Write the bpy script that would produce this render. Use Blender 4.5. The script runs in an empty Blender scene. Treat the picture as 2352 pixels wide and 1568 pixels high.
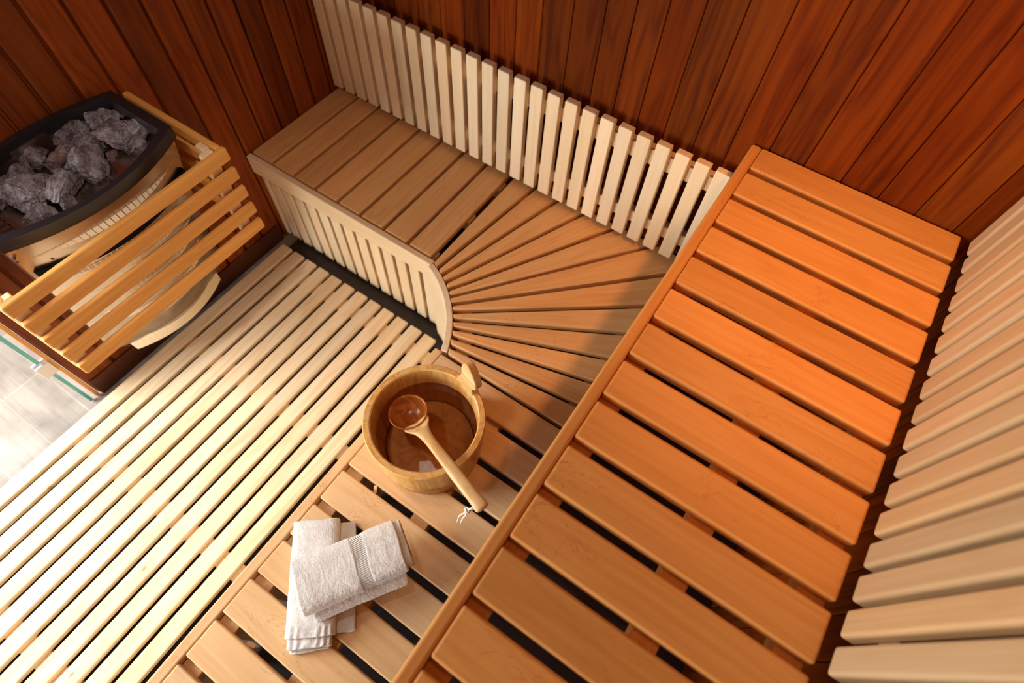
import bpy, bmesh, math, random
from mathutils import Vector, Matrix, noise
random.seed(7)
D = bpy.data; S = bpy.context.scene; COL = S.collection
PI = math.pi

# ------------------------------------------------------------------ helpers
def tag(o, label=None, cat=None, group=None, kind=None):
    if label: o['label'] = label
    if cat: o['category'] = cat
    if group: o['group'] = group
    if kind: o['kind'] = kind
    return o

def empty(name, loc, label, cat, group=None):
    o = D.objects.new(name, None); COL.objects.link(o); o.location = loc
    o.empty_display_size = .05
    return tag(o, label, cat, group)

def mesh_obj(name, bm, mat, parent=None, loc=(0, 0, 0), rot=None, smooth=False):
    """links bm as one object; loc is given in world space, parents are never rotated"""
    bmesh.ops.recalc_face_normals(bm, faces=bm.faces)
    me = D.meshes.new(name); bm.to_mesh(me); bm.free()
    for m in (mat if isinstance(mat, (list, tuple)) else [mat]): me.materials.append(m)
    if smooth:
        for p in me.polygons: p.use_smooth = True
    return place(D.objects.new(name, me), parent, loc, rot)

def world_loc(o):
    v = o.location.copy()
    while o.parent: o = o.parent; v = v + o.location
    return v

def place(o, parent=None, loc=(0, 0, 0), rot=None):
    COL.objects.link(o)
    l = Vector(loc)
    if parent:
        l = l - world_loc(parent); o.parent = parent
    M = Matrix.Translation(l)
    if rot is not None:
        M = M @ (rot.to_4x4() if isinstance(rot, Matrix) else Matrix.Rotation(rot, 4, 'Z'))
    o.matrix_local = M
    return o

def again(src, parent, loc, rot=None):
    o = src.copy()
    for k in ('label',):
        if k in o: del o[k]
    return place(o, parent, loc, rot)

def bev(bm, w, seg=2, edges=None):
    if w > 0:
        bmesh.ops.bevel(bm, geom=edges or list(bm.edges), offset=w, segments=seg, profile=.5, affect='EDGES', clamp_overlap=True)

def bm_box(sx, sy, sz, w=0, seg=2, c=(0, 0, 0)):
    bm = bmesh.new(); bmesh.ops.create_cube(bm, size=1)
    bmesh.ops.scale(bm, vec=(sx, sy, sz), verts=bm.verts)
    bev(bm, w, seg)
    bmesh.ops.translate(bm, vec=c, verts=bm.verts)
    return bm

def add_box(bm, x0, x1, y0, y1, z0, z1, w=0, seg=1):
    b = bm_box(x1 - x0, y1 - y0, z1 - z0, w, seg, ((x0 + x1) / 2, (y0 + y1) / 2, (z0 + z1) / 2))
    me = D.meshes.new('tmp'); b.to_mesh(me); b.free(); bm.from_mesh(me); D.meshes.remove(me)

def prism(bm, pts, z0, z1):
    lo = [bm.verts.new((p[0], p[1], z0)) for p in pts]; hi = [bm.verts.new((p[0], p[1], z1)) for p in pts]
    n = len(pts)
    bm.faces.new(lo[::-1]); bm.faces.new(hi)
    for i in range(n): bm.faces.new((lo[i], lo[(i + 1) % n], hi[(i + 1) % n], hi[i]))

ROTZ = Matrix.Rotation(PI / 2, 3, 'Z')          # local x -> world y
ROTV = Matrix(((0, 0, -1), (0, 1, 0), (1, 0, 0)))  # local x -> world z, local z -> -x
ROTVB = Matrix(((0, 1, 0), (0, 0, 1), (1, 0, 0)))  # local x -> world z, local y -> world x, local z -> world y

# ------------------------------------------------------------------ materials
class N:
    def __init__(s, name):
        s.m = D.materials.new(name); s.m.use_nodes = True; s.t = s.m.node_tree
        s.b = s.t.nodes['Principled BSDF']
    def n(s, typ, **kw):
        x = s.t.nodes.new(typ)
        for k, v in kw.items():
            if k.startswith('i_'): x.inputs[k[2:].replace('_', ' ')].default_value = v
            else: setattr(x, k, v)
        return x
    def l(s, a, b): s.t.links.new(a, b)
    def math(s, op, a, b=None, clamp=False):
        x = s.t.nodes.new('ShaderNodeMath'); x.operation = op; x.use_clamp = clamp
        for i, v in enumerate((a, b)):
            if v is None: continue
            if isinstance(v, (int, float)): x.inputs[i].default_value = v
            else: s.l(v, x.inputs[i])
        return x.outputs[0]
    def vmul(s, a, v):
        x = s.t.nodes.new('ShaderNodeVectorMath'); x.operation = 'MULTIPLY'; s.l(a, x.inputs[0])
        if isinstance(v, tuple): x.inputs[1].default_value = v
        else: s.l(v, x.inputs[1])
        return x.outputs[0]
    def vadd(s, a, b):
        x = s.t.nodes.new('ShaderNodeVectorMath'); x.operation = 'ADD'; s.l(a, x.inputs[0]); s.l(b, x.inputs[1]); return x.outputs[0]
    def noise(s, vec, scale=1., detail=3., rough=.55, dist=0.):
        x = s.n('ShaderNodeTexNoise'); x.inputs['Scale'].default_value = scale; x.inputs['Detail'].default_value = detail
        x.inputs['Roughness'].default_value = rough; x.inputs['Distortion'].default_value = dist
        s.l(vec, x.inputs['Vector']); return x.outputs['Fac']
    def ramp(s, f, lo, hi, smooth=True):
        x = s.n('ShaderNodeMapRange'); x.inputs['From Min'].default_value = lo; x.inputs['From Max'].default_value = hi
        x.interpolation_type = 'SMOOTHSTEP' if smooth else 'LINEAR'
        s.l(f, x.inputs['Value']); return x.outputs['Result']
    def mix(s, f, a, b, mode='MIX'):
        x = s.n('ShaderNodeMix', data_type='RGBA', blend_type=mode)
        if isinstance(f, (int, float)): x.inputs['Factor'].default_value = f
        else: s.l(f, x.inputs['Factor'])
        for i, v in ((6, a), (7, b)):
            if isinstance(v, tuple): x.inputs[i].default_value = (*v, 1)
            else: s.l(v, x.inputs[i])
        return x.outputs[2]

def wood(name, light, dark, axis=0, island=False, rough=.5, streak=.5, figure=.35, veins=0., knots=0., var=.10, bump=.15, hue=.0, fine=1., spec=.35):
    w = N(name)
    tc = w.n('ShaderNodeTexCoord').outputs['Object']
    if axis == 2:     # grain along local z
        mp = w.n('ShaderNodeMapping'); mp.inputs['Rotation'].default_value = (0, PI / 2, 0); w.l(tc, mp.inputs['Vector']); tc = mp.outputs['Vector']
    if axis == 1:
        mp = w.n('ShaderNodeMapping'); mp.inputs['Rotation'].default_value = (0, 0, -PI / 2); w.l(tc, mp.inputs['Vector']); tc = mp.outputs['Vector']
    rnd = w.n('ShaderNodeNewGeometry').outputs['Random Per Island'] if island else w.n('ShaderNodeObjectInfo').outputs['Random']
    off = w.n('ShaderNodeCombineXYZ')
    w.l(w.math('MULTIPLY', rnd, 37.), off.inputs[0]); w.l(w.math('MULTIPLY', rnd, 91.), off.inputs[1]); w.l(w.math('MULTIPLY', rnd, 53.), off.inputs[2])
    P = w.vadd(tc, off.outputs[0])
    # fine streaks along the grain
    st = w.noise(w.vmul(P, (2.2 * fine, 95. * fine, 95. * fine)), 1., 4., .6)
    # wide growth figure
    fg = w.noise(w.vmul(P, (1.3, 11., 11.)), 1., 2., .5, .4)
    rings = w.math('ADD', w.math('MULTIPLY', w.math('SINE', w.math('MULTIPLY', fg, 46.)), .5), .5)
    blot = w.noise(w.vmul(P, (2., 7., 7.)), 1., 2.)
    a = w.math('MULTIPLY', w.ramp(st, .3, .72), streak)
    b = w.math('MULTIPLY', w.math('POWER', rings, 2.), figure)
    f = w.math('ADD', w.math('ADD', a, b), w.math('MULTIPLY', w.ramp(blot, .35, .7), .3 * (streak + figure)), clamp=True)
    col = w.mix(f, light, dark)
    # board to board variation
    k = w.math('ADD', w.math('MULTIPLY', rnd, 2 * var), 1 - var)
    kk = w.n('ShaderNodeCombineXYZ')
    r2 = w.math('FRACT', w.math('MULTIPLY', rnd, 17.31))
    w.l(k, kk.inputs[0]); w.l(w.math('MULTIPLY', k, w.math('ADD', w.math('MULTIPLY', r2, -hue), 1.)), kk.inputs[1])
    w.l(w.math('MULTIPLY', k, w.math('ADD', w.math('MULTIPLY', r2, -2.2 * hue), 1.)), kk.inputs[2])
    col = w.mix(1., col, kk.outputs[0], 'MULTIPLY')
    if veins:
        v = w.noise(w.vmul(P, (9., 17., 17.)), 1., 4., .62, .9)
        line = w.math('SUBTRACT', 1., w.ramp(w.math('ABSOLUTE', w.math('SUBTRACT', v, .5)), .002, .011))
        msk = w.ramp(w.noise(w.vmul(P, (5., 6., 6.)), 1., 1.), .52, .64)
        col = w.mix(w.math('MULTIPLY', w.math('MULTIPLY', line, msk), veins), col, tuple(x * y for x, y in zip(dark, (.75, .55, .35))))
    if knots:
        vo = w.n('ShaderNodeTexVoronoi'); vo.inputs['Scale'].default_value = 1.
        w.l(w.vmul(P, (5.5, 11., 5.5)), vo.inputs['Vector'])
        gate = w.ramp(w.math('FRACT', w.math('MULTIPLY', w.n('ShaderNodeSeparateColor').outputs[0], 1.)), 0, 1)
        sc = w.n('ShaderNodeSeparateColor'); w.l(vo.outputs['Color'], sc.inputs[0])
        g = w.math('GREATER_THAN', sc.outputs[0], .62)
        kn = w.math('MULTIPLY', w.math('SUBTRACT', 1., w.ramp(vo.outputs['Distance'], .02, .085)), g)
        col = w.mix(w.math('MULTIPLY', kn, knots), col, tuple(x * y for x, y in zip(dark, (.62, .42, .26))))
    w.l(col, w.b.inputs['Base Color'])
    w.b.inputs['Roughness'].default_value = rough
    w.b.inputs['Specular IOR Level'].default_value = spec
    if bump:
        bp = w.n('ShaderNodeBump'); bp.inputs['Strength'].default_value = bump; bp.inputs['Distance'].default_value = .001
        w.l(st, bp.inputs['Height']); w.l(bp.outputs[0], w.b.inputs['Normal'])
    return w.m

def plain(name, col, rough=.5, metal=0., spec=.5, bump=0., bscale=200.):
    w = N(name); w.b.inputs['Base Color'].default_value = (*col, 1); w.b.inputs['Roughness'].default_value = rough
    w.b.inputs['Metallic'].default_value = metal; w.b.inputs['Specular IOR Level'].default_value = spec
    tc = w.n('ShaderNodeTexCoord').outputs['Object']
    nz = w.noise(tc, bscale, 3.)
    w.l(w.ramp(nz, .0, 1.), w.n('ShaderNodeMath').inputs[0])
    r = w.math('ADD', w.math('MULTIPLY', nz, .1), max(rough - .05, 0.)); w.l(r, w.b.inputs['Roughness'])
    if bump:
        bp = w.n('ShaderNodeBump'); bp.inputs['Strength'].default_value = bump; bp.inputs['Distance'].default_value = .002
        w.l(nz, bp.inputs['Height']); w.l(bp.outputs[0], w.b.inputs['Normal'])
    return w.m

M = {}
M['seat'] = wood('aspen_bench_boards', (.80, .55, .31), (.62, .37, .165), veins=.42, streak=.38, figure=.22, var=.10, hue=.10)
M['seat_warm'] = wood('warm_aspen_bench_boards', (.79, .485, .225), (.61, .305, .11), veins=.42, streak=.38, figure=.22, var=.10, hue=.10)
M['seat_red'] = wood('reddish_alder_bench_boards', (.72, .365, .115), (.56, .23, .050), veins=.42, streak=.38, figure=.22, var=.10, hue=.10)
M['tan'] = wood('tan_backrest_boards', (.57, .39, .22), (.47, .295, .14), streak=.40, figure=.2, var=.09, hue=.10, rough=.6)
M['pale'] = wood('pale_abachi_boards', (.87, .71, .50), (.74, .54, .32), streak=.40, figure=.15, var=.08, hue=.08, rough=.6)
M['pine'] = wood('pale_pine_boards', (.90, .75, .55), (.74, .53, .30), streak=.35, figure=.40, knots=.8, var=.07, hue=.08, rough=.55)
M['cedar_back'] = wood('red_cedar_wall', (.180, .038, .0025), (.080, .013, .002), axis=2, island=True, streak=.55, figure=.35, var=.28, hue=.25, rough=.6, fine=.7, spec=.05)
M['cedar_left'] = wood('dark_cedar_wall', (.26, .060, .009), (.11, .022, .004), axis=2, island=True, streak=.5, figure=.3, var=.22, hue=.18, rough=.5, fine=.7, spec=.2)
M['cedar_board'] = wood('dark_cedar_trim', (.10, .028, .009), (.06, .015, .005), axis=1, streak=.5, figure=.2, rough=.5)
M['guard'] = wood('orange_alder_rails', (.82, .44, .12), (.66, .29, .06), streak=.55, figure=.3, var=.06, hue=.05)
M['bucket'] = wood('golden_pine_staves', (.76, .49, .19), (.58, .29, .075), axis=2, island=True, streak=.5, figure=.5, var=.13, hue=.12, rough=.4)
M['rimwood'] = wood('bucket_end_grain', (.72, .44, .20), (.54, .28, .10), axis=2, island=True, streak=.5, figure=.2, var=.08, rough=.5)
M['ladle'] = wood('ladle_pine', (.80, .56, .29), (.60, .32, .10), streak=.5, figure=.5, var=.02, rough=.38)
M['bowl'] = wood('ladle_bowl_varnished', (.52, .17, .03), (.30, .075, .012), streak=.4, figure=.8, var=.02, rough=.22)
M['black'] = plain('black_enamel', (.014, .011, .014), .30, 0, .5, .0, 3.)
M['char'] = plain('dark_cavity_steel', (.012, .008, .008), .8, 0, .1)
M['tin'] = plain('slotted_brown_steel', (.16, .075, .05), .5, .6)
M['steel'] = plain('satin_steel', (.56, .47, .40), .24, 1., .5, 0, 4.)
M['tab'] = plain('bright_steel_louvres', (.90, .80, .60), .5, .2)
M['chrome'] = plain('chrome_hinge', (.72, .72, .74), .35, .25)
M['cotton'] = plain('white_cotton_cord', (.85, .80, .73), .9, 0, .1, .4, 900.)

def stone_mat():
    w = N('sauna_stone_rock')
    tc = w.n('ShaderNodeTexCoord').outputs['Object']; rnd = w.n('ShaderNodeObjectInfo').outputs['Random']
    off = w.n('ShaderNodeCombineXYZ'); w.l(w.math('MULTIPLY', rnd, 9.), off.inputs[0]); w.l(w.math('MULTIPLY', rnd, 5.), off.inputs[1])
    P = w.vadd(tc, off.outputs[0])
    n1 = w.noise(P, 26., 6., .7); n2 = w.noise(P, 240., 3., .6); n3 = w.noise(w.vmul(P, (40., 130., 60.)), 1., 4., .65)
    col = w.mix(w.ramp(n1, .35, .68), (.052, .037, .044), (.30, .27, .31))
    col = w.mix(w.math('MULTIPLY', w.ramp(n2, .52, .75), .6), col, (.58, .55, .60))
    col = w.mix(w.math('MULTIPLY', w.ramp(n3, .5, .7), .5), col, (.15, .085, .07))
    hue = w.math('MULTIPLY', w.math('GREATER_THAN', w.math('FRACT', w.math('MULTIPLY', rnd, 7.7)), .72), .75)
    col = w.mix(hue, col, w.mix(.6, col, (.17, .075, .045)))
    w.l(col, w.b.inputs['Base Color']); w.b.inputs['Roughness'].default_value = .82
    bp = w.n('ShaderNodeBump'); bp.inputs['Strength'].default_value = .55; bp.inputs['Distance'].default_value = .004
    w.l(w.math('ADD', n3, w.math('MULTIPLY', n2, .5)), bp.inputs['Height']); w.l(bp.outputs[0], w.b.inputs['Normal'])
    return w.m
M['stone'] = stone_mat()

def towel_mat():
    w = N('white_terry_cloth')
    tc = w.n('ShaderNodeTexCoord').outputs['Object']
    at = w.n('ShaderNodeAttribute'); at.attribute_name = 'band'
    n = w.noise(tc, 420., 2., .6); n2 = w.noise(tc, 60., 2.)
    wv = w.n('ShaderNodeTexWave'); wv.inputs['Scale'].default_value = 130.; wv.bands_direction = 'DIAGONAL'; w.l(tc, wv.inputs['Vector'])
    h = w.mix(at.outputs['Fac'], w.mix(.5, n, n2), wv.outputs['Fac'])
    col = w.mix(w.ramp(n2, .3, .7), (.70, .675, .66), (.77, .75, .735))
    w.l(col, w.b.inputs['Base Color']); w.b.inputs['Roughness'].default_value = .95; w.b.inputs['Specular IOR Level'].default_value = .05
    w.b.inputs['Sheen Weight'].default_value = .25; w.b.inputs['Sheen Roughness'].default_value = .6
    bp = w.n('ShaderNodeBump'); bp.inputs['Strength'].default_value = .7; bp.inputs['Distance'].default_value = .003
    w.l(h, bp.inputs['Height']); w.l(bp.outputs[0], w.b.inputs['Normal'])
    return w.m
M['towel'] = towel_mat()

def tile_mat(nm, ca, cb, cm):
    w = N(nm)
    tc = w.n('ShaderNodeTexCoord').outputs['Object']
    mp = w.n('ShaderNodeMapping'); mp.inputs['Location'].default_value = (.256, .0055, 0); w.l(tc, mp.inputs['Vector'])
    br = w.n('ShaderNodeTexBrick'); br.inputs['Scale'].default_value = 1.; br.inputs['Brick Width'].default_value = .60; br.inputs['Row Height'].default_value = .15
    br.inputs['Mortar Size'].default_value = .0022; br.inputs['Mortar Smooth'].default_value = .2; br.inputs['Bias'].default_value = 0
    br.inputs['Color1'].default_value = (*ca, 1); br.inputs['Color2'].default_value = (*cb, 1); br.inputs['Mortar'].default_value = (*cm, 1)
    br.offset = .4; w.l(mp.outputs[0], br.inputs['Vector'])
    st = w.noise(w.vmul(tc, (3., 60., 1.)), 1., 5., .65); bl = w.noise(w.vmul(tc, (5., 9., 1.)), 1., 3.)
    f = w.math('ADD', w.math('MULTIPLY', st, .5), w.math('MULTIPLY', bl, .7))
    c = w.mix(w.ramp(f, .35, .85), (.62, .58, .56), (1.25, 1.2, 1.16))
    col = w.mix(1., br.outputs['Color'], c, 'MULTIPLY')
    w.l(col, w.b.inputs['Base Color']); w.b.inputs['Roughness'].default_value = .45
    bp = w.n('ShaderNodeBump'); bp.inputs['Strength'].default_value = .3; bp.inputs['Distance'].default_value = .002; bp.invert = True
    w.l(br.outputs['Fac'], bp.inputs['Height']); w.l(bp.outputs[0], w.b.inputs['Normal'])
    return w.m
M['tile'] = tile_mat('grey_wood_look_tile', (.27, .235, .21), (.36, .325, .30), (.44, .40, .36))
M['tile_shade'] = tile_mat('tile_with_painted_shade', (.020, .0125, .015), (.030, .020, .022), (.045, .032, .034))  # same floor tile, with the shade under duckboard and benches painted in

def glass_mat():
    w = N('clear_door_glass'); t = w.t
    tr = w.n('ShaderNodeBsdfTransparent'); tr.inputs[0].default_value = (.97, .99, .98, 1)
    gl = w.n('ShaderNodeBsdfGlossy'); gl.inputs['Roughness'].default_value = .02
    fr = w.n('ShaderNodeFresnel'); fr.inputs['IOR'].default_value = 1.45
    bk = w.math('SUBTRACT', 1., w.n('ShaderNodeNewGeometry').outputs['Backfacing'])
    mx = w.n('ShaderNodeMixShader'); w.l(w.math('MULTIPLY', fr.outputs[0], bk), mx.inputs[0]); w.l(tr.outputs[0], mx.inputs[1]); w.l(gl.outputs[0], mx.inputs[2])
    w.l(mx.outputs[0], t.nodes['Material Output'].inputs['Surface'])
    return w.m
M['glass'] = glass_mat()
def edge_mat():
    w = N('green_glass_edge')
    tc = w.n('ShaderNodeTexCoord').outputs['Object']
    col = w.mix(w.noise(tc, 30., 2.), (.07, .44, .46), (.18, .62, .64))
    w.l(col, w.b.inputs['Base Color']); w.b.inputs['Roughness'].default_value = .3
    return w.m
M['edge'] = edge_mat()
def water_mat():
    w = N('bucket_water'); t = w.t
    # thin clear surface: the staves and bottom show through, the room mirrors on top
    tr = w.n('ShaderNodeBsdfTransparent')
    tc = w.n('ShaderNodeTexCoord').outputs['Object']
    cc = w.mix(w.noise(tc, 8., 1.), (.78, .62, .50), (.82, .66, .54)); w.l(cc, tr.inputs[0])
    gl = w.n('ShaderNodeBsdfGlossy'); gl.inputs['Roughness'].default_value = .01
    fr = w.n('ShaderNodeFresnel'); fr.inputs['IOR'].default_value = 1.33
    mx = w.n('ShaderNodeMixShader'); w.l(fr.outputs[0], mx.inputs[0]); w.l(tr.outputs[0], mx.inputs[1]); w.l(gl.outputs[0], mx.inputs[2])
    w.l(mx.outputs[0], t.nodes['Material Output'].inputs['Surface'])
    return w.m
M['water'] = water_mat()
def emit(name, col, s):
    w = N(name); w.b.inputs['Base Color'].default_value = (*col, 1); w.b.inputs['Emission Color'].default_value = (*col, 1); w.b.inputs['Emission Strength'].default_value = s
    return w.m

# ------------------------------------------------------------------ room shell
XR, YF, ZC = 2.16, -2.62, 2.16
def struct(name, bm, mat, **k):
    return tag(mesh_obj(name, bm, mat, **k), kind='structure')

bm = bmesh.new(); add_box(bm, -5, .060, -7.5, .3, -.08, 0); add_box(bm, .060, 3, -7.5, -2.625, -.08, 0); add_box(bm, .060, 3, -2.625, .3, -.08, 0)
fl = struct('floor', bm, [M['tile'], M['tile_shade']])
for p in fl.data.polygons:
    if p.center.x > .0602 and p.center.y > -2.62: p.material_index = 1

def planks(axis, edges, plane, sign, z0, z1, gap, ch, depth=.016, back=.05):
    """vertical boards with chamfered edges in one wall mesh; axis 'x': boards run along x on the plane y=plane, sign = way the room lies"""
    bm = bmesh.new()
    for a, b in zip(edges[:-1], edges[1:]):
        lo, hi = min(a, b) + gap / 2, max(a, b) - gap / 2
        f, r = plane, plane - sign * depth
        pts = [(lo, r), (hi, r), (hi, f - sign * ch), (hi - ch, f), (lo + ch, f), (lo, f - sign * ch)]
        if axis == 'y': pts = [(q, p) for p, q in pts]
        prism(bm, pts, z0, z1)
    a, b = min(edges), max(edges)
    r0, r1 = sorted((plane - sign * (depth - .002), plane - sign * (depth + back)))
    if axis == 'x': add_box(bm, a, b, r0, r1, z0, z1)
    else: add_box(bm, r0, r1, a, b, z0, z1)
    return bm
bx = [-.03, .06, .152, .245, .337, .434, .526, .618, .712, .805, .89, .983, 1.075, 1.155, 1.235, 1.32, 1.411, 1.505, 1.6, 1.694, 1.79, 1.884, 1.975, 2.066, 2.159, 2.225]
struct('wall_back', planks('x', bx, 0, -1, 0, ZC, .0018, .0022), M['cedar_back'])
ly = [0, -.075] + [-.164 - .0895 * k for k in range(14)] + [-1.44]
struct('wall_left', planks('y', ly, 0, 1, 0, ZC, .007, .005, depth=.018), M['cedar_left'])
ry = [.066] + [.0 - .092 * k for k in range(29)] + [YF]
struct('wall_right', planks('y', ry, XR, -1, 0, ZC, .002, .003), M['cedar_back'])
bm = bmesh.new()
for k in range(29): add_box(bm, -.1, XR + .06, -.0925 * (k + 1) + .0012, -.0925 * k, ZC, ZC + .02)
add_box(bm, -.1, XR + .06, YF, .06, ZC + .018, ZC + .07)
struct('ceiling', bm, wood('ceiling_cedar', (.30, .10, .025), (.16, .045, .01), axis=0, island=True, var=.15))
bm = bm_box(.90, .010, .085, .002, c=(0, 0, 0)); struct('baseboard_left', bm, M['cedar_board'], loc=(.0055, -.983, .043), rot=ROTZ)
bm = bm_box(2.15, .012, .010, .002); struct('trim_1', bm, M['guard'], loc=(.001, -1.447, 1.08), rot=ROTV)

# glass door of the left side: pane, green cut edge, hinges
def glass_panel(name, y0, y1, hinges):
    r = D.objects.new(name, None); COL.objects.link(r); r.location = (0, y0, 0); r['kind'] = 'structure'
    bm = bmesh.new(); add_box(bm, -.005, .005, y1, y0 - .011, .008, ZC - .02)
    mesh_obj('pane', bm, M['glass'], r)
    bm = bmesh.new()
    zs = [.008] + [z for h in hinges for z in (h - .036, h + .036)] + [ZC - .02]
    for a, b in zip(zs[::2], zs[1::2]): add_box(bm, -.005, .005, y0 - .011, y0, a, b)
    mesh_obj('glass_edge', bm, M['edge'], r)
    for h in hinges:
        bm = bmesh.new()
        add_box(bm, -.014, -.0055, y0 - .028, y0 + .016, h - .030, h + .030, .0015)
        add_box(bm, .0055, .014, y0 - .028, y0 + .016, h - .030, h + .030, .0015)
        add_box(bm, -.0055, .0055, y0 - .004, y0 + .014, h - .016, h + .016, .001)
        for s in (-1, 1): add_box(bm, -.004, .004, y0 - .001, y0 + .003, h + s * .030 - .004, h + s * .030 + .004, .001)
        mesh_obj('hinge', bm, M['chrome'], r)
    return r
glass_panel('door_1', -1.467, -2.28, [.256, 1.85])
glass_panel('window_1', -2.29, YF + .01, [])
# glazed front of the cabin
bm = bmesh.new(); add_box(bm, -.005, XR + .02, YF - .005, YF + .005, .0, ZC - .002)
struct('window_2', bm, M['glass'])

# ------------------------------------------------------------------ duckboard on the floor
db = empty('duckboard', (.5, -1.3, 0), 'pale pine floor duckboard of long narrow slats beside the benches', 'duckboard')
ZD, L0 = .042, 2.0
n = 0; first = None
for k in range(12):
    x0 = .058 + .0690 * k
    if first is None:
        first = mesh_obj('slat', bm_box(L0, .0545, .020, .0050, 3), M['pine'], db, (x0 + .0280, -.574 - L0 / 2, ZD - .010), ROTZ)
    else:
        again(first, db, (x0 + .0280, -.574 - L0 / 2, ZD - .010), ROTZ)
for i, y in enumerate((-.651, -1.111, -1.585, -2.06, -2.5)):
    bm = bm_box(.85, .054, .0205, .002)
    mesh_obj('crossbar', bm, M['pine'], db, (.058 + .425, y, ZD - .020 - .0105))

# ------------------------------------------------------------------ lower bench along the back wall
ZL = .45
b1 = empty('sauna_bench', (.42, -.27, 0), 'low slatted bench along the dark back wall, left end against the wall by the heater', 'bench')
xs = [.0015, .1035, .2085, .3135, .4175, .5215, .6265, .7315, .8365]
for a, b in zip(xs[:-1], xs[1:]):
    wd = b - a - (.0125 if a > .01 else .006)
    x0 = a + (.0062 if a > .01 else 0.)
    mesh_obj('slat', bm_box(.488, wd, .024, .0052, 3), M['seat_warm'], b1, (x0 + wd / 2, -.012 - .244, ZL - .012), ROTZ)
for y in (-.08, -.27, -.478): mesh_obj('support_rail', bm_box(.832, .045, .045, .002), M['seat_warm'], b1, (.418, y, ZL - .024 - .0230))
mesh_obj('fascia_rail', bm_box(.8505, .022, .078, .003, 2), M['pale'], b1, (.0015 + .42525, -.5175, ZL - .039))
first = None
for k in range(14):
    x1 = .024 + .0618 * k + .0015
    w = .0455
    if k == 0:
        mesh_obj('fascia_slat', bm_box(.40, .0235, .020, .003), M['pale'], b1, (.0015 + .01175, -.4960, .012 + .20), ROTVB); continue
    if first is None: first = mesh_obj('fascia_slat', bm_box(.40, w, .020, .003), M['pale'], b1, (x1 - w / 2, -.4960, .012 + .20), ROTVB)
    else: again(first, b1, (x1 - w / 2, -.4960, .012 + .20), ROTVB)
mesh_obj('fascia_batten', bm_box(.82, .02, .045, .002), M['pale'], b1, (.42, -.4755, .10))

# ------------------------------------------------------------------ curved corner bench with fanned slats
b2 = empty('corner_bench', (1.1, -.4, 0), 'corner bench section of slats fanning out from a curved inner edge', 'bench')
FC = Vector((.845, -.765)); AC = Vector((.7055, -.9035)); AR = .415
def ray_arc(th, R):
    d = Vector((math.sin(th), math.cos(th))); p = FC - AC
    bq = p.dot(d); c = p.dot(p) - R * R
    return -bq + math.sqrt(bq * bq - c)
def ray_far(o, d):
    t = (-.012 - o.y) / d.y if d.y > 1e-6 else 9
    if d.x > 1e-6: t = min(t, (1.585 - o.x) / d.x)
    return o + d * t
for k in range(12):
    t0, t1 = math.radians(7.5 * k), math.radians(7.5 * (k + 1))
    pts = []
    for th, s in ((t0, 1), (t1, -1)):
        d = Vector((math.sin(th), math.cos(th))); nrm = Vector((math.cos(th), -math.sin(th)))
        o = FC + nrm * s * (.0064 if (k or s < 0) else .008)
        near = o + d * (ray_arc(th, AR) + .0015); far = ray_far(o, d)
        pts.append((near, far))
    poly = [pts[0][0], pts[0][1]]
    f0, f1 = pts[0][1], pts[1][1]
    if f0.y > -.0125 and f1.x > 1.58 and f1.y < -.0125: poly.append(Vector((1.585, -.012)))
    poly += [pts[1][1], pts[1][0]]
    tm = (t0 + t1) / 2; ang = PI / 2 - tm
    c = sum(poly, Vector((0, 0))) / len(poly)
    rot = Matrix.Rotation(-ang, 2)
    bm = bmesh.new(); prism(bm, [rot @ (p - c) for p in poly], -.012, .012)
    bmesh.ops.recalc_face_normals(bm, faces=bm.faces); bev(bm, .0052, 3)
    mesh_obj('slat', bm, M['seat_warm'], b2, (c.x, c.y, ZL - .012), ang)
def arc_band(R0, R1, z0, z1, a0, a1, n=28):
    bm = bmesh.new(); rows = []
    for i in range(n + 1):
        a = a0 + (a1 - a0) * i / n; c, s = math.cos(a), math.sin(a)
        rows.append([bm.verts.new((AC.x + R * c, AC.y + R * s, z)) for R, z in ((R0, z0), (R1, z0), (R1, z1), (R0, z1))])
    for p, q in zip(rows[:-1], rows[1:]):
        for j in range(4): bm.faces.new((p[j], p[(j + 1) % 4], q[(j + 1) % 4], q[j]))
    bm.faces.new(rows[0]); bm.faces.new(rows[-1][::-1])
    return bm
A0, A1 = math.atan2(-.757 - AC.y, 1.088 - AC.x), math.atan2(-.5175 - AC.y, .8545 - AC.x)
bm = arc_band(AR - .021, AR, .012, ZL, A0, A1); bmesh.ops.recalc_face_normals(bm, faces=bm.faces)
bev(bm, .0025, 2, [e for e in bm.edges if all(v.co.z > ZL - .001 for v in e.verts)])
mesh_obj('curved_fascia', bm, M['pale'], b2, rot=None, smooth=False)
bm = arc_band(AR + .02, AR + .06, ZL - .07, ZL - .0245, A0 + .03, A1 - .03); mesh_obj('support_rail', bm, M['seat_warm'], b2)
for p, q in (((1.10, -.08), (1.57, -.08)), ((.87, -.08), (1.09, -.08)), ((1.5, -.10), (1.5, -.74))):
    v = Vector(q) - Vector(p); mesh_obj('support_rail', bm_box(v.length, .045, .045, .002), M['seat_warm'], b2, ((p[0] + q[0]) / 2, (p[1] + q[1]) / 2, ZL - .024 - .0235), math.atan2(v.y, v.x))

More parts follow.
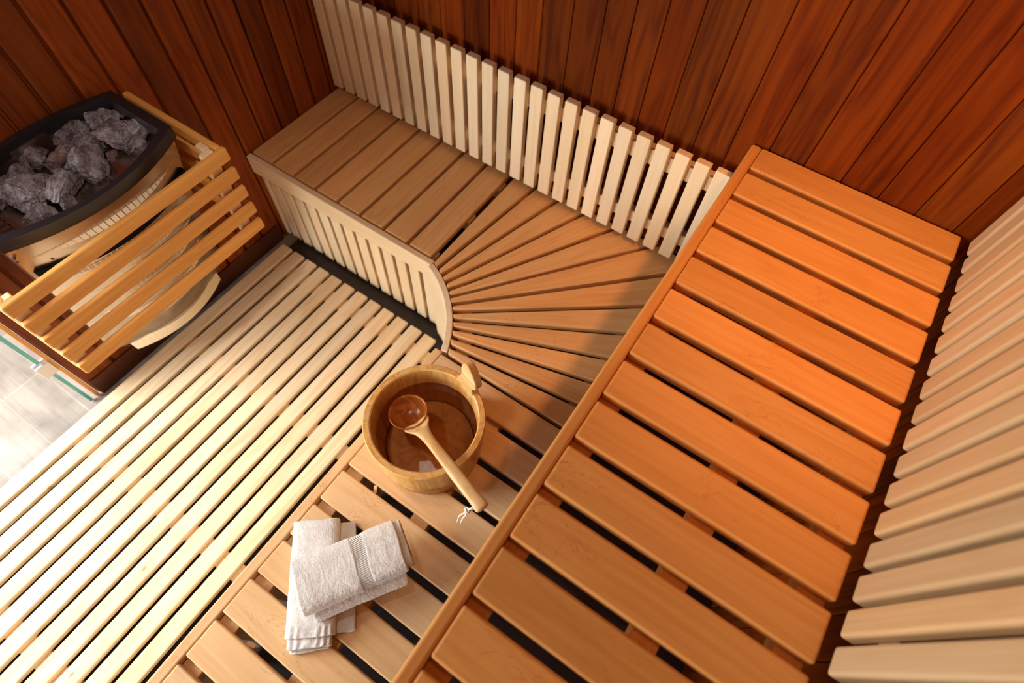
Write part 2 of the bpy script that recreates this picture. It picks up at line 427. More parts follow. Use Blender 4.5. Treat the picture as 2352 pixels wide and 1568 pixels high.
# ------------------------------------------------------------------ lower bench of the right run
b3 = empty('sauna_bench', (1.5, -1.5, 0), 'low slatted bench that carries the bucket and the towels, below the high bench', 'bench')
ye = [-.7695] + [-.8645 - .1085 * k for k in range(15)]
YE = ye[-1]
mesh_obj('front_apron', bm_box(-.762 - YE, .028, .075, .0045, 3), M['seat'], b3, (1.068, (-.762 + YE) / 2, ZL - .0375), ROTZ)
SX0, SX1 = 1.0825, 1.585
first = None
for i, (a, b) in enumerate(zip(ye[:-1], ye[1:])):
    hi = a - (0. if i == 0 else .0095); lo = b + .0095
    if i == 0: mesh_obj('slat', bm_box(SX1 - SX0, hi - lo, .024, .0045, 3), M['seat'], b3, ((SX0 + SX1) / 2, (hi + lo) / 2, ZL - .012)); continue
    if first is None: first = mesh_obj('slat', bm_box(SX1 - SX0, hi - lo, .024, .0045, 3), M['seat'], b3, ((SX0 + SX1) / 2, (hi + lo) / 2, ZL - .012))
    else: again(first, b3, ((SX0 + SX1) / 2, (hi + lo) / 2, ZL - .012))
for x, w in ((1.108, .049), (1.329, .05), (1.555, .05)): mesh_obj('support_rail', bm_box(-.775 - YE, w, .045, .002), M['seat'], b3, (x, (-.775 + YE) / 2, ZL - .024 - .0235), ROTZ)
first = None
for k in range(24):
    y = -.79 - .0618 * k
    if y < YE + .03: break
    if first is None: first = mesh_obj('fascia_slat', bm_box(.375, .0455, .018, .003), M['pale'], b3, (1.0715, y, .012 + .1870), Matrix(((0, 0, 1), (0, 1, 0), (1, 0, 0))) @ Matrix.Rotation(PI, 3, 'X'))
    else: again(first, b3, (1.0715, y, .012 + .1870), Matrix(((0, 0, 1), (0, 1, 0), (1, 0, 0))) @ Matrix.Rotation(PI, 3, 'X'))

# ------------------------------------------------------------------ high bench
ZU = .95
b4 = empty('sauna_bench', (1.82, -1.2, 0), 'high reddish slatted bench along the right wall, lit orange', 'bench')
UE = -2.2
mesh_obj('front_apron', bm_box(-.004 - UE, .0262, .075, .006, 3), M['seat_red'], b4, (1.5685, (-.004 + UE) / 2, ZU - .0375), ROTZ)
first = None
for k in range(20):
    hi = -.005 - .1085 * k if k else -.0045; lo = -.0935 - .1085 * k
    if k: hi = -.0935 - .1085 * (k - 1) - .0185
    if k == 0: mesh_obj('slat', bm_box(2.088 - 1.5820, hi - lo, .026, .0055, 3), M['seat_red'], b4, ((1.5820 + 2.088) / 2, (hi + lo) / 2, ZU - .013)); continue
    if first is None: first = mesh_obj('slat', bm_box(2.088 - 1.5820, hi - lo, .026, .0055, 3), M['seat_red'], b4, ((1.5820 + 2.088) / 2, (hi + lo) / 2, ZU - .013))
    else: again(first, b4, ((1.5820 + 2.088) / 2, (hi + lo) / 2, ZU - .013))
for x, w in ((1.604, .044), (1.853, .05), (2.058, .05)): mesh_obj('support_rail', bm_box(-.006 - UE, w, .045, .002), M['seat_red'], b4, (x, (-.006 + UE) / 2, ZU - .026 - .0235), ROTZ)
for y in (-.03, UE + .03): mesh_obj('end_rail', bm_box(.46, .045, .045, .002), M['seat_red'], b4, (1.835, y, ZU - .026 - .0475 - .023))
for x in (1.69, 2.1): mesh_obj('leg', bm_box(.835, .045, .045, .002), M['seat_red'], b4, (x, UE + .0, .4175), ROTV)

# ------------------------------------------------------------------ backrests
k1 = empty('backrest', (1.0, -.03, .47), 'long slatted backrest on the dark back wall behind the low bench', 'backrest')
first = None
for k in range(-13, 13):
    x0 = .7855 + .0600 * k + (0.0 if k > -13 else .0)
    loc = (x0 + .0215, -.0475, .472 + .1985)
    if first is None: first = mesh_obj('slat', bm_box(.397, .043, .025, .0035, 3), M['pale'], k1, loc, ROTVB)
    else: again(first, k1, loc, ROTVB)
for z, h in ((.795, .052), (.544, .045)): mesh_obj('rail', bm_box(1.56, .031, h, .002), M['pale'], k1, (.79, -.0190, z))
k2 = empty('backrest', (2.13, -.9, .96), 'slatted backrest of the right wall rising from the high orange bench', 'backrest')
first = None
RB = Matrix(((0, 0, 1), (0, 1, 0), (1, 0, 0)))
RB = Matrix(((0, 0, -1), (0, 1, 0), (1, 0, 0)))
for k in range(26):
    y = -.0594 - .0621 * k
    loc = (2.1105, y, .966 + .225)
    if first is None: first = mesh_obj('slat', bm_box(.45, .0465, .025, .0055, 3), M['tan'], k2, loc, RB)
    else: again(first, k2, loc, RB)
for z in (1.05, 1.33): mesh_obj('rail', bm_box(1.66, .034, .05, .002), M['tan'], k2, (2.141, -.865, z), ROTZ)

# ------------------------------------------------------------------ heater
HX, HY, HT = .012, -1.068, .925
hz = empty('sauna_heater', (.15, HY, .2), 'steel sauna heater with a black boat-shaped rim, full of stones, on the left wall', 'heater')
def lens(hw, x0, xe, xm, n=20, tip=None, xb=None):
    """plan outline of the heater: straight ends, bowed front and a gently bowed back"""
    P = []
    for i in range(n + 1):          # front arc, from the far end to the near end
        t = -1 + 2 * i / n; P.append((xe + (xm - xe) * (1 - t * t), HY - t * hw))
    b0 = xb if xb is not None else x0
    for i in range(n + 1):          # back arc
        t = 1 - 2 * i / n; P.append((x0 + (b0 - x0) * (t * t), HY - t * hw))
    return P
def loft(rings, caps=True):
    bm = bmesh.new(); V = [[bm.verts.new((x, y, z)) for x, y in P] for P, z in rings]
    n = len(V[0])
    for a, b in zip(V[:-1], V[1:]):
        for i in range(n): bm.faces.new((a[i], a[(i + 1) % n], b[(i + 1) % n], b[i]))
    if caps: bm.faces.new(V[0]); bm.faces.new(V[-1][::-1])
    return bm
prof = [(.905, .236, .290, .352), (.84, .234, .268, .334), (.76, .233, .238, .312), (.66, .232, .205, .285), (.55, .231, .170, .252), (.44, .232, .135, .220), (.33, .236, .105, .188), (.25, .238, .085, .162), (.205, .236, .07, .140)]
def body_at(z):
    for (z1, h1, e1, m1), (z0, h0, e0, m0) in zip(prof[:-1], prof[1:]):
        if z >= z0:
            t = (z - z0) / (z1 - z0); return h0 + (h1 - h0) * t, e0 + (e1 - e0) * t, m0 + (m1 - m0) * t
    return prof[-1][1:]
# outer steel shell open at the top, with a floor
outer = [(lens(h, HX + .01, e, m), z) for z, h, e, m in prof]
inner = [(lens(h - .012, HX + .024, e - .010, m - .012), z) for z, h, e, m in prof[:2]]
bm = loft(list(reversed(inner)) + outer, True)
mesh_obj('body', bm, M['steel'], hz, smooth=True)
D.objects['body'].data.set_sharp_from_angle(angle=math.radians(40))
# black rim
def ring(o1, i1, z0, z1):
    bm = bmesh.new(); n = len(o1)
    V = [[bm.verts.new((x, y, z)) for x, y in P] for P, z in ((o1, z0), (o1, z1), (i1, z1), (i1, z0))]
    for a, b in zip(V, V[1:] + V[:1]):
        for i in range(n): bm.faces.new((a[i], a[(i + 1) % n], b[(i + 1) % n], b[i]))
    return bm
bm = ring(lens(.240, HX + .002, .296, .358, xb=.058), lens(.214, HX + .022, .280, .341, xb=.070), .893, HT)
bmesh.ops.recalc_face_normals(bm, faces=bm.faces)
mesh_obj('rim', bm, M['black'], hz)
bm = bmesh.new(); prism(bm, lens(.225, HX + .03, .262, .33), .752, .772); mesh_obj('stone_bed', bm, M['char'], hz)
# slotted end plate that holds the stones at the near tip
bm = bmesh.new()
for i in range(9):
    x = .075 + .023 * i; add_box(bm, x, x + .013, -1.300, -1.245, .845, .851)
add_box(bm, .06, .285, -1.247, -1.238, .80, .851); add_box(bm, .06, .285, -1.303, -1.299, .845, .851)
mesh_obj('slotted_plate', bm, M['tin'], hz)
# rows of louvre tabs on the bowed front
for j in range(9):
    z = .838 - .062 * j; h, e, m = body_at(z); bm = bmesh.new(); h *= .93
    N_ = 27
    for i in range(N_):
        ts = [(-1 + 2 * (i + q) / N_) for q in (.07, .93)]
        q4 = []
        for t in ts:
            x = e + (m - e) * (1 - t * t); y = HY - t * h
            nx, ny = h, -2 * (m - e) * t * -1
            l = math.hypot(nx, ny); nx, ny = nx / l, ny / l * 1
            q4.append((x, y, nx, ny))
        v = []
        for (x, y, nx, ny) in q4:
            for dz, dn in ((.0062, .0004), (-.0062, .0105)):
                for th in (0, .0012): v.append(bm.verts.new((x + nx * (dn + th) + .0005, y + ny * (dn + th), z + dz - th * .5)))
        for f in ((0, 1, 3, 2), (4, 5, 7, 6), (0, 2, 6, 4), (1, 3, 7, 5), (0, 1, 5, 4), (2, 3, 7, 6)): bm.faces.new([v[i] for i in f])
    mesh_obj('louver_row', bm, M['tab'], hz)
# perforated lower lip and wall bracket
bm = loft([(lens(.19, HX + .02, .085, .158), .215), (lens(.185, HX + .03, .10, .150), .165)], True)
mesh_obj('bottom_tray', bm, M['tab'], hz, smooth=False)
mesh_obj('wall_bracket', bm_box(.020, .30, .50, .002), M['char'], hz, (.0105, HY, .56))

# stones
def make_stone(name, p, r, seed, squash=(1, 1, 1), rz=0., tilt=0.):
    rd = random.Random(seed)
    bm = bmesh.new(); bmesh.ops.create_icosphere(bm, subdivisions=5, radius=1)
    pl = []
    for i in range(15):
        d = Vector((rd.gauss(0, 1), rd.gauss(0, 1), rd.gauss(0, 1))).normalized(); pl.append((d, rd.uniform(.50, .84)))
    so = Vector((seed * 3.1, seed * 1.7, seed * .9))
    for v in bm.verts:
        c = v.co.copy()
        for d, h in pl:
            q = c.dot(d)
            if q > h: c -= d * (q - h) * .97
        c += c.normalized() * (noise.noise(c * 1.7 + so) * .12 + noise.noise(c * 4.5 + so) * .085 + noise.noise(c * 11 + so) * .045 + noise.noise(c * 26 + so) * .022)
        v.co = c
    bmesh.ops.scale(bm, vec=(squash[0] * r, squash[1] * r, squash[2] * r), verts=bm.verts)
    bmesh.ops.rotate(bm, cent=(0, 0, 0), matrix=Matrix.Rotation(rz, 3, 'Z') @ Matrix.Rotation(tilt, 3, 'X'), verts=bm.verts)
    return bm
# (centre x, y, z), half sizes, turn, tilt, label
UX = math.atan2(-.558, .828)    # picture-right lies along this way on a level plane
stones = [
 ((.058, -.893, .866), (.034, .042, .038), .3, .2, 'tall brown craggy sauna stone at the pointed far end of the heater'),
 ((.138, -.893, .862), (.056, .054, .046), .5, -.3, 'largest dark sauna stone, far right in the heater, with a pale left face'),
 ((.062, -.842, .868), (.022, .014, .016), 0, 0, 'small flat pinkish stone at the tip behind the brown craggy one'),
 ((.036, -.972, .858), (.042, .046, .044), .2, .3, 'dark sauna stone by the back rim with a pale grey right face'),
 ((.110, -.966, .858), (.040, .028, .034), -.5, .2, 'brown striated sauna stone in the middle between the two largest dark ones'),
 ((.034, -1.072, .866), (.036, .030, .034), .6, .4, 'pale grey angular stone standing alone nearest the back rim'),
 ((.096, -1.044, .864), (.034, .032, .034), 1.0, .3, 'pale grey blocky stone in the centre of the heater'),
 ((.178, -1.016, .864), (.048, .040, .036), -.45, -.2, 'large dark purple-grey stone against the front rim, right of centre'),
 ((.150, -1.068, .852), (.020, .024, .030), 0, .5, 'small brown upright stone wedged between the central grey blocks'),
 ((.078, -1.142, .862), (.050, .030, .030), -.75, .2, 'long grey speckled stone lying left of the central grey block'),
 ((.190, -1.100, .868), (.056, .023, .026), -.55, .35, 'pale pointed elongated stone along the front rim'),
 ((.086, -1.198, .866), (.036, .040, .036), .4, .1, 'big pale grey stone at the left edge of the photo in the heater'),
 ((.158, -1.170, .872), (.050, .042, .034), -.3, -.1, 'big dark brown stone on top of the near left heap'),
 ((.122, -1.104, .842), (.034, .024, .026), .9, 0, 'dark stone sunk low behind the pale pointed one'),
 ((.224, -1.122, .850), (.022, .015, .020), .2, 0, 'little dark stone tucked under the front rim below the pale pointed one'),
 ((.098, -1.010, .826), (.040, .034, .030), .7, 0, 'shadowed stone low in the heap under the central grey block'),
 ((.155, -.955, .815), (.036, .034, .030), .1, 0, 'shadowed stone low in the heap under the striated brown one'),
 ((.205, -1.190, .850), (.026, .030, .024), .1, 0, 'dark stone under the front rim beside the big dark brown one'),
]
for i, (p, h, rz, tl, lab) in enumerate(stones):
    bm = make_stone('sauna_stone', p, 1.28, i + 3, h, 0, tl)
    o = mesh_obj('sauna_stone', bm, M['stone'], None, p, UX + rz, smooth=True)
    o.data.set_sharp_from_angle(angle=math.radians(32))
    tag(o, lab, 'stone', 'stones in the sauna heater')

# ------------------------------------------------------------------ guard rail round the heater
g = empty('heater_guard', (.2, HY, .55), 'wooden slatted guard rail around the sauna heater', 'heater guard')
GX, GY0, GY1 = .4, -.768, -1.400
for j in range(5):
    zt = .868 - .068 * j
    bm = bm_box(GY0 - GY1, .018, .041, .0055, 3)
    mesh_obj('front_rail', bm, M['guard'], g, (GX - .009, (GY0 + GY1) / 2, zt - .0205), ROTZ)
    for s, y in ((0, GY0 - .0125), (1, GY1 + .0125)):
        mesh_obj('side_rail', bm_box(GX - .0195, .020, .041, .0065, 3), M['guard'], g, ((GX - .0195) / 2 + .001, y, zt - .0205))
for y in (GY0 - .045, GY1 + .0195):
    mesh_obj('corner_post', bm_box(.312, .036, .020, .003), M['pale'], g, (GX - .0285, y,   .5525 + .1580), ROTV)
    mesh_obj('corner_post', bm_box(.312, .020, .036, .003), M['pale'], g, (GX - .058, y + (.012 if y > HY else -.012),   .5525 + .1580), ROTV)

# ------------------------------------------------------------------ bucket
BC = Vector((1.232, -1.012)); RT, RB_, ZB, ZT = .1515, .136, ZL + .0005, .64
bk = empty('wooden_bucket', (BC.x, BC.y, ZL), 'round golden pine bucket with one tall ear, standing on the low bench', 'bucket')
NS = 18
bm = bmesh.new()
for i in range(NS):
    a0, a1 = 2 * PI * i / NS, 2 * PI * (i + 1) / NS
    def rad(z, wall): 
        t = (z - ZB) / (ZT - ZB); return (RB_ + (RT - RB_) * t) - wall
    sec = []
    for z, wall in ((ZB, 0), (ZB + .035, 0), (ZB + .038, -.0022), (ZB + .052, -.0022), (ZB + .055, 0), (ZT - .004, 0), (ZT, .003), (ZT, .016), (ZT - .003, .019), (ZB + .02, .019), (ZB, .019)):
        sec.append((rad(z, wall), z))
    steps = 5; rows = []
    for s in range(steps + 1):
        a = a0 + (a1 - a0) * s / steps
        rows.append([bm.verts.new((r * math.cos(a), r * math.sin(a), z - ZL)) for r, z in sec])
    m_ = len(sec)
    for p, q in zip(rows[:-1], rows[1:]):
        for j in range(m_): bm.faces.new((p[j], p[(j + 1) % m_], q[(j + 1) % m_], q[j]))
    bm.faces.new(rows[0]); bm.faces.new(rows[-1][::-1])
mesh_obj('staves', bm, M['bucket'], bk, (BC.x, BC.y, ZL), smooth=True); D.objects['staves'].data.set_sharp_from_angle(angle=math.radians(35))
bm = bmesh.new(); bmesh.ops.create_cone(bm, cap_ends=True, segments=72, radius1=.1165, radius2=.1165, depth=.012)
mesh_obj('bottom', bm, M['bucket'], bk, (BC.x, BC.y, ZL + .024))
# the ear: one stave carried up into a hooked grip
EA = math.radians(72)
ear = [(-.034, -.012), (-.027, .008), (-.021, .024), (-.0215, .046), (-.014, .062), (-.004, .066), (.008, .058), (.018, .044), (.0225, .030), (.020, .020), (.0125, .012), (.013, .000), (.022, -.014)]
bm = bmesh.new()
def spl(P, n=6):
    out = []
    for i in range(len(P)):
        p0, p1, p2, p3 = (Vector(P[(i + k) % len(P)]) for k in (-1, 0, 1, 2))
        for s in range(n):
            t = s / n
            out.append(.5 * ((2 * p1) + (p2 - p0) * t + (2 * p0 - 5 * p1 + 4 * p2 - p3) * t * t + (3 * p1 - p0 - 3 * p2 + p3) * t ** 3))
    return out
prism(bm, spl([(x * 1.38, y * 1.6) for x, y in ear]), -.0105, .0105)
bmesh.ops.recalc_face_normals(bm, faces=bm.faces)
bev(bm, .003, 2, [e for e in bm.edges if abs(e.verts[0].co.z - e.verts[1].co.z) < 1e-6 and len(e.link_faces) == 2])
er = RT - .0105
# local x -> tangent (clockwise seen from above), local y -> up, local z -> outward
tx = Vector((math.sin(EA), -math.cos(EA), 0)); up = Vector((.06 * math.cos(EA), .06 * math.sin(EA), 1)).normalized(); ou = tx.cross(up)
mesh_obj('ear', bm, M['ladle'], bk, (BC.x + er * math.cos(EA), BC.y + er * math.sin(EA), ZT + .004), Matrix((tx, up, ou)).transposed(), smooth=False)
# water
WZ = .580
bm = bmesh.new(); bmesh.ops.create_circle(bm, cap_ends=True, segments=96, radius=.1270)
wt = mesh_obj('water', bm, M['water'], None, (BC.x, BC.y, WZ)); tag(wt, 'brownish clear water filling the wooden bucket, with a square light reflected', 'water')

# ------------------------------------------------------------------ ladle
LC = Vector((1.180, -1.0150, .617)); LS = 1.20
EP = Vector((1.487, -1.121, .700))
hd = Vector((EP.x - LC.x, EP.y - LC.y, 0)).normalized(); la = math.atan2(hd.y, hd.x)
ld = empty('ladle', (LC.x, LC.y, .59), 'wooden ladle resting in the bucket with its handle over the rim', 'ladle')
prof_l = [(.0, -.040), (.016, -.0385), (.028, -.032), (.036, -.021), (.0405, -.008), (.0420, .000), (.0410, .0022), (.0385, .0018), (.0365, -.004), (.032, -.016), (.024, -.026), (.013, -.031), (.0, -.0325)]
def lathe(prof, seg=56):
    bm = bmesh.new(); rows = []
    for s in range(seg):
        a = 2 * PI * s / seg
        rows.append([None if r == 0 else bm.verts.new((r * math.cos(a), r * math.sin(a), z)) for r, z in prof])
    c0 = bm.verts.new((0, 0, prof[0][1])) if prof[0][0] == 0 else None
    c1 = bm.verts.new((0, 0, prof[-1][1])) if prof[-1][0] == 0 else None
    for s in range(seg):
        p, q = rows[s], rows[(s + 1) % seg]
        for j in range(len(prof) - 1):
            vs = [p[j] or c0 if j == 0 else p[j], q[j] or c0 if j == 0 else q[j], q[j + 1] or c1, p[j + 1] or c1]
            u = []
            for v in vs:
                if v not in u: u.append(v)
            bm.faces.new(u)
    return bm
prof_l = [(r * LS, z * 1.1) for r, z in prof_l]
TL = Matrix.Rotation(la, 3, 'Z') @ Matrix.Rotation(math.radians(-7), 3, 'Y')
mesh_obj('bowl', lathe(prof_l), M['bowl'], ld, LC, TL, smooth=True)
# handle: a tapered bar swept along a gentle curve, flaring into the bowl
HL = (Vector((EP.x, EP.y, 0)) - Vector((LC.x, LC.y, 0))).length
secs = [(.030, .040, .009, -.003), (.043, .034, .0105, .002), (.062, .020, .0105, .009), (.085, .0140, .0105, .016), (.125, .0130, .010, .029), (.175, .0145, .0105, .044), (.225, .0155, .011, .058), (.272, .0150, .0115, .072), (.302, .0152, .0115, .081), (.316, .0170, .0105, .085), (.326, .0150, .0085, .086)]
bm = bmesh.new(); rows = []
for u, hw, hh, z in secs:
    row = []
    for s in range(20):
        a = 2 * PI * s / 20; c, sn = math.cos(a), math.sin(a)
        y = hw * math.copysign(abs(c) ** .75, c); zz = z + hh * .85 * math.copysign(abs(sn) ** .75, sn)
        uu = u
        if u < .05 : uu = math.sqrt(max((.0405 * LS) ** 2 - y * y, 0)) + (u - .030) * 1.2 - .003
        row.append(bm.verts.new((uu, y, zz)))
    rows.append(row)
for p, q in zip(rows[:-1], rows[1:]):
    for i in range(20): bm.faces.new((p[i], p[(i + 1) % 20], q[(i + 1) % 20], q[i]))
bm.faces.new(rows[0]); bm.faces.new(rows[-1][::-1])
ho = mesh_obj('handle', bm, M['ladle'], ld, LC, Matrix.Rotation(la, 3, 'Z'), smooth=True)
sm = ho.modifiers.new('sub', 'SUBSURF'); sm.levels = 1; sm.render_levels = 2
def tube(bm, pts, r, seg=8):
    pts = [Vector(p) for p in pts]; rows = []
    for i, p in enumerate(pts):
        d = (pts[min(i + 1, len(pts) - 1)] - pts[max(i - 1, 0)]).normalized()
        a = d.orthogonal().normalized(); b = d.cross(a)
        if rows and i: 
            a = (pa - d * pa.dot(d)).normalized(); b = d.cross(a)
        pa = a
        rows.append([bm.verts.new(p + a * r * math.cos(2 * PI * s / seg) + b * r * math.sin(2 * PI * s / seg)) for s in range(seg)])
    for p, q in zip(rows[:-1], rows[1:]):
        for i in range(seg): bm.faces.new((p[i], p[(i + 1) % seg], q[(i + 1) % seg], q[i]))
    bm.faces.new(rows[0]); bm.faces.new(rows[-1][::-1])
# cord through the end of the handle, knotted, its two tails hanging
pe = LC + hd * .306 + Vector((0, 0, .076)); side = Vector((hd.y, -hd.x, 0))
k0 = pe + side * .026 + hd * -.006 + Vector((0, 0, -.016))
bm = bmesh.new()
lp = [pe - side * .008 + Vector((0, 0, .010)), pe + side * .010 + Vector((0, 0, .013)), pe + side * .020 + Vector((0, 0, .002)), k0]
lp2 = [pe - side * .006 + Vector((0, 0, -.012)), pe + side * .008 + Vector((0, 0, -.014)), pe + side * .018 + Vector((0, 0, -.014)), k0 + Vector((0, 0, -.003))]
tube(bm, lp, .0017); tube(bm, lp2, .0017)
for ph in (0, 1.1, 2.2):     # the knot
    ring_ = [k0 + Matrix.Rotation(ph, 3, 'X') @ Vector((.0058 * math.cos(t), .0058 * math.sin(t), .002 * math.sin(2 * t))) for t in [2 * PI * i / 14 for i in range(15)]]
    tube(bm, ring_, .0021)
for s, e in ((0, side * .020 + hd * .004), (1, side * .024 + hd * -.006)):
    tl = [k0 + e * t + Vector((0, 0, -.055 * t * t - .012 * t)) + hd * .003 * math.sin(5 * t + s) for t in [i / 8 for i in range(9)]]
    tube(bm, tl, .0017)
    for q in range(4):
        tube(bm, [tl[-1], tl[-1] + Vector((.003 * math.cos(q * 1.6), .003 * math.sin(q * 1.6), -.007))], .0006, 5)
tag(mesh_obj('cord', bm, M['cotton'], ld, smooth=True), 'knotted white cotton cord')

# ------------------------------------------------------------------ towels
def tube_layer(L, W, H, u0, u1, wob, seed, band=None, ribs=None, du=.0022, open_end=.0):
    """one flattened roll of terry: superellipse section swept along u, ends drawn in"""
    nu = int((u1 - u0) / du); nv = 110
    V, F, B = [], [], []
    so = Vector((seed * 2.3, seed, seed * .7))
    def section(u, shrink, k):
        row = []
        for j in range(nv):
            a = 2 * PI * j / nv; c, s = math.cos(a), math.sin(a)
            y = W / 2 * math.copysign(abs(c) ** .55, c); z = H / 2 * math.copysign(abs(s) ** .60, s)
            y *= shrink; z = z * shrink
            p = Vector((u, y, z + H / 2))
            n1 = noise.noise(p * 22 + so) * wob + noise.noise(p * 55 + so) * wob * .35
            isb = band and band[0] < u < band[1]
            tr = 0 if isb else noise.noise(p * 330 + so) * .0009 + noise.noise(p * 700 + so) * .0005
            if isb: tr = -.0012
            if ribs and u > ribs: tr += math.sin(y * 420 + noise.noise(p * 30) * 3) * .0012 * min(1, (u - ribs) / .01)
            nrm = Vector((0, c, s * 1.2)).normalized()
            p += nrm * (n1 + tr)
            # edge sway of the cloth ends
            p.x += noise.noise(Vector((y * 18, z * 18, seed))) * .004
            if p.z < .0: p.z = 0.
            row.append(p); B.append(1. if isb else 0.)
        return row
    R = [section(u0 + .001, .62, 0), section(u0, .86, 0), section(u0 + .001, .965, 0)]
    for i in range(1, nu): R.append(section(u0 + (u1 - u0) * i / nu, 1., 1))
    R += [section(u1 - .001, .965, 0), section(u1, .86, 0), section(u1 - .001, .62, 0)]
    for r in R: V += r
    for i in range(len(R) - 1):
        for j in range(nv):
            F.append((i * nv + j, i * nv + (j + 1) % nv, (i + 1) * nv + (j + 1) % nv, (i + 1) * nv + j))
    F.append(tuple(range(nv))); F.append(tuple(reversed(range((len(R) - 1) * nv, len(R) * nv))))
    return V, F, B
def towel(name, origin, direc, layers, label):
    a = math.atan2(direc[1], direc[0]); V, F, B = [], [], []
    for kw, off, tilt in layers:
        v, f, b = tube_layer(**kw); o = len(V)
        V += [Vector(off) + Matrix.Rotation(tilt, 3, 'Z') @ p for p in v]; F += [tuple(i + o for i in q) for q in f]; B += b
    me = D.meshes.new(name); me.from_pydata([tuple(p) for p in V], [], F); me.validate()
    at = me.attributes.new('band', 'FLOAT', 'POINT'); at.data.foreach_set('value', B[:len(me.vertices)])
    for p in me.polygons: p.use_smooth = True
    me.materials.append(M['towel'])
    o = D.objects.new(name, me); place(o, None, origin, a)
    return tag(o, label, 'towel', 'white hand towels on the low bench')
# lower towel (lies straight on the slats)
td = Vector((.645, -.764)).normalized()
towel('towel', (1.128, -1.336, ZL + .0005), td, [
    (dict(L=.28, W=.112, H=.036, u0=.0, u1=.262, wob=.0015, seed=3, ribs=.235), (0, 0, .004), 0),
    (dict(L=.28, W=.100, H=.026, u0=.02, u1=.283, wob=.0018, seed=5, ribs=.245), (0, -.003, .004), 0),
    (dict(L=.25, W=.125, H=.0105, u0=.012, u1=.262, wob=.0012, seed=8), (-.002, .030, 0), .02),
    (dict(L=.25, W=.090, H=.012, u0=.05, u1=.290, wob=.0012, seed=9), (0, -.004, 0), 0)],
    'white folded terry towel lying underneath, flat on the low bench slats')
# upper towel (laid across the first)
td2 = Vector((.53, .848)).normalized()
towel('towel', (1.2165, -1.474, ZL + .0400), td2, [
    (dict(L=.25, W=.126, H=.052, u0=.0, u1=.246, wob=.0016, seed=13, band=(.138, .168)), (0, 0, .004), 0),
    (dict(L=.25, W=.112, H=.042, u0=.02, u1=.262, wob=.0022, seed=15), (0, 0, .006), 0),
    (dict(L=.25, W=.100, H=.012, u0=.015, u1=.235, wob=.0015, seed=18), (0, -.030, .001), -.03)],
    'white rolled terry towel with a woven band, lying across on top of the other towel')

# ------------------------------------------------------------------ wood scraps stuck in the gaps of the low benches
for nm, p, s, rz, tl, lab in (
    ('wood_scrap', (1.181, -1.630, .4205), (.022, .010, .006), .2, .3, 'pale wood scrap in the bench gap left of the lower towel end'),
    ('wood_scrap', (1.184, -1.190, .436), (.020, .009, .006), -1.1, .6, 'pale wood scrap in the bench gap just below the bucket'),
    ('wood_scrap', (1.0875, -.690, .4375), (.012, .0045, .004), -.35, .1, 'tiny pale wood scrap between two fanned slats near the curved edge')):
    bm = bm_box(*s, .0008, 1); o = mesh_obj(nm, bm, M['pine'], None, p, Matrix.Rotation(rz, 3, 'Z') @ Matrix.Rotation(tl, 3, 'Y'))
    tag(o, lab, 'wood scrap', 'wood scraps in the bench gaps')

# ------------------------------------------------------------------ ceiling lamps
cl = empty('ceiling_light', (.890, -.788, ZC - .012), 'small rectangular ceiling light mirrored in the bucket water', 'ceiling light')
mesh_obj('housing', bm_box(.115, .09, .012, .003), M['chrome'], cl, (.890, -.788, ZC - .0065), math.radians(39))
mesh_obj('diffuser', bm_box(.096, .070, .004, .006, 3), emit('lamp_diffuser', (1., .82, .70), 9.), cl, (.890, -.788, ZC - .0145), math.radians(39))

# ------------------------------------------------------------------ light
def area(name, loc, to, sx, sy, power, col):
    l = D.lights.new(name, 'AREA'); l.shape = 'RECTANGLE'; l.size = sx; l.size_y = sy; l.energy = power; l.color = col
    o = D.objects.new(name, l); COL.objects.link(o); o.location = loc
    o.rotation_euler = (Vector(to) - Vector(loc)).to_track_quat('-Z', 'Y').to_euler()
    return o
# daylight from the window across the hall, through the glazed front
area('hall_window_daylight', (.10, -5.5, 1.05), (.8, -.5, .6), 1.0, 1.3, 128, (1., .97, .94))
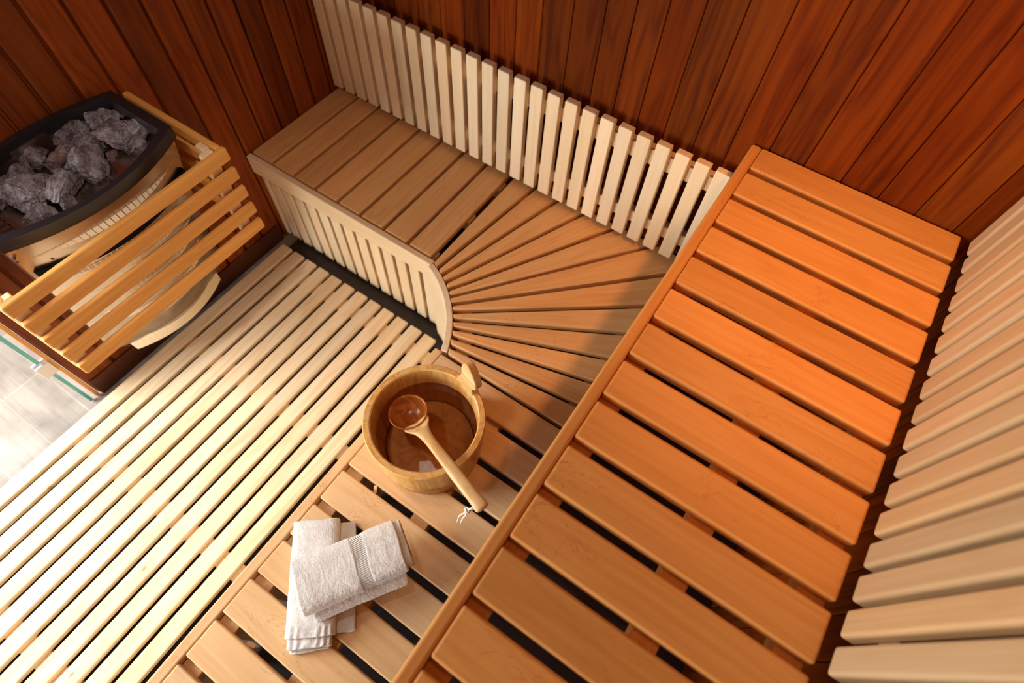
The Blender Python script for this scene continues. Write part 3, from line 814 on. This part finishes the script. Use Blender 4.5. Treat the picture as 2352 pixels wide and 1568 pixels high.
# added panel just outside the glass door, standing in for daylight through it
area('door_daylight_panel', (-.55, -2.34, 1.36), (.95, -1.4, .35), .8, 1.0, 70, (1., .97, .94))
# warm recessed downlights over the high bench
def spot(name, loc, to, deg, power, col, r=.05):
    l = D.lights.new(name, 'SPOT'); l.spot_size = math.radians(deg); l.spot_blend = 1.; l.energy = power; l.color = col; l.shadow_soft_size = r
    o = D.objects.new(name, l); COL.objects.link(o); o.location = loc
    o.rotation_euler = (Vector(to) - Vector(loc)).to_track_quat('-Z', 'Y').to_euler()
spot('warm_downlight', (1.88, -.34, 2.13), (1.90, -.30, .95), 76, 52, (1., .44, .15))
spot('warm_downlight', (1.88, -1.00, 2.13), (1.86, -1.00, .95), 110, 6, (1., .38, .09))
spot('fill_spot', (.92, -1.22, 2.10), (.40, -1.18, .55), 88, 32, (1., .86, .72), .05)  # added fill for heater, guard and left duckboard; no known lamp here
# added overhead fill that brightens the hall floor tile; no known skylight
area('hall_floor_fill', (-1.3, -2.4, 2.7), (-1.0, -2.3, 0), 1.2, 1.2, 14, (1., .98, .96))
W_ = D.worlds.new('world'); S.world = W_; W_.use_nodes = True
bgn = W_.node_tree.nodes['Background']; bgn.inputs[0].default_value = (1., .95, .9, 1); bgn.inputs[1].default_value = .60

# ------------------------------------------------------------------ camera
cd = D.cameras.new('camera'); cam = D.objects.new('camera', cd); COL.objects.link(cam)
cd.sensor_width = 36; cd.lens = 1301.4 / 2352 * 36; cd.clip_start = .02
R = Matrix(((.82841819, .55863057, .04068404), (.50229968, -.70881408, -.49525511), (-.24782722, .43071393, -.86779443)))
Rw = Matrix((R[0], -R[1], -R[2])).transposed()
cam.matrix_world = Matrix.Translation((1.66, -1.357, 1.95)) @ Rw.to_4x4()
cd.dof.use_dof = True; cd.dof.focus_distance = 1.40; cd.dof.aperture_fstop = 2.2
S.camera = cam
S.view_settings.view_transform = 'Standard'; S.view_settings.look = 'None'; S.view_settings.gamma = 1; S.view_settings.use_curve_mapping = False
S.view_settings.exposure = 0.
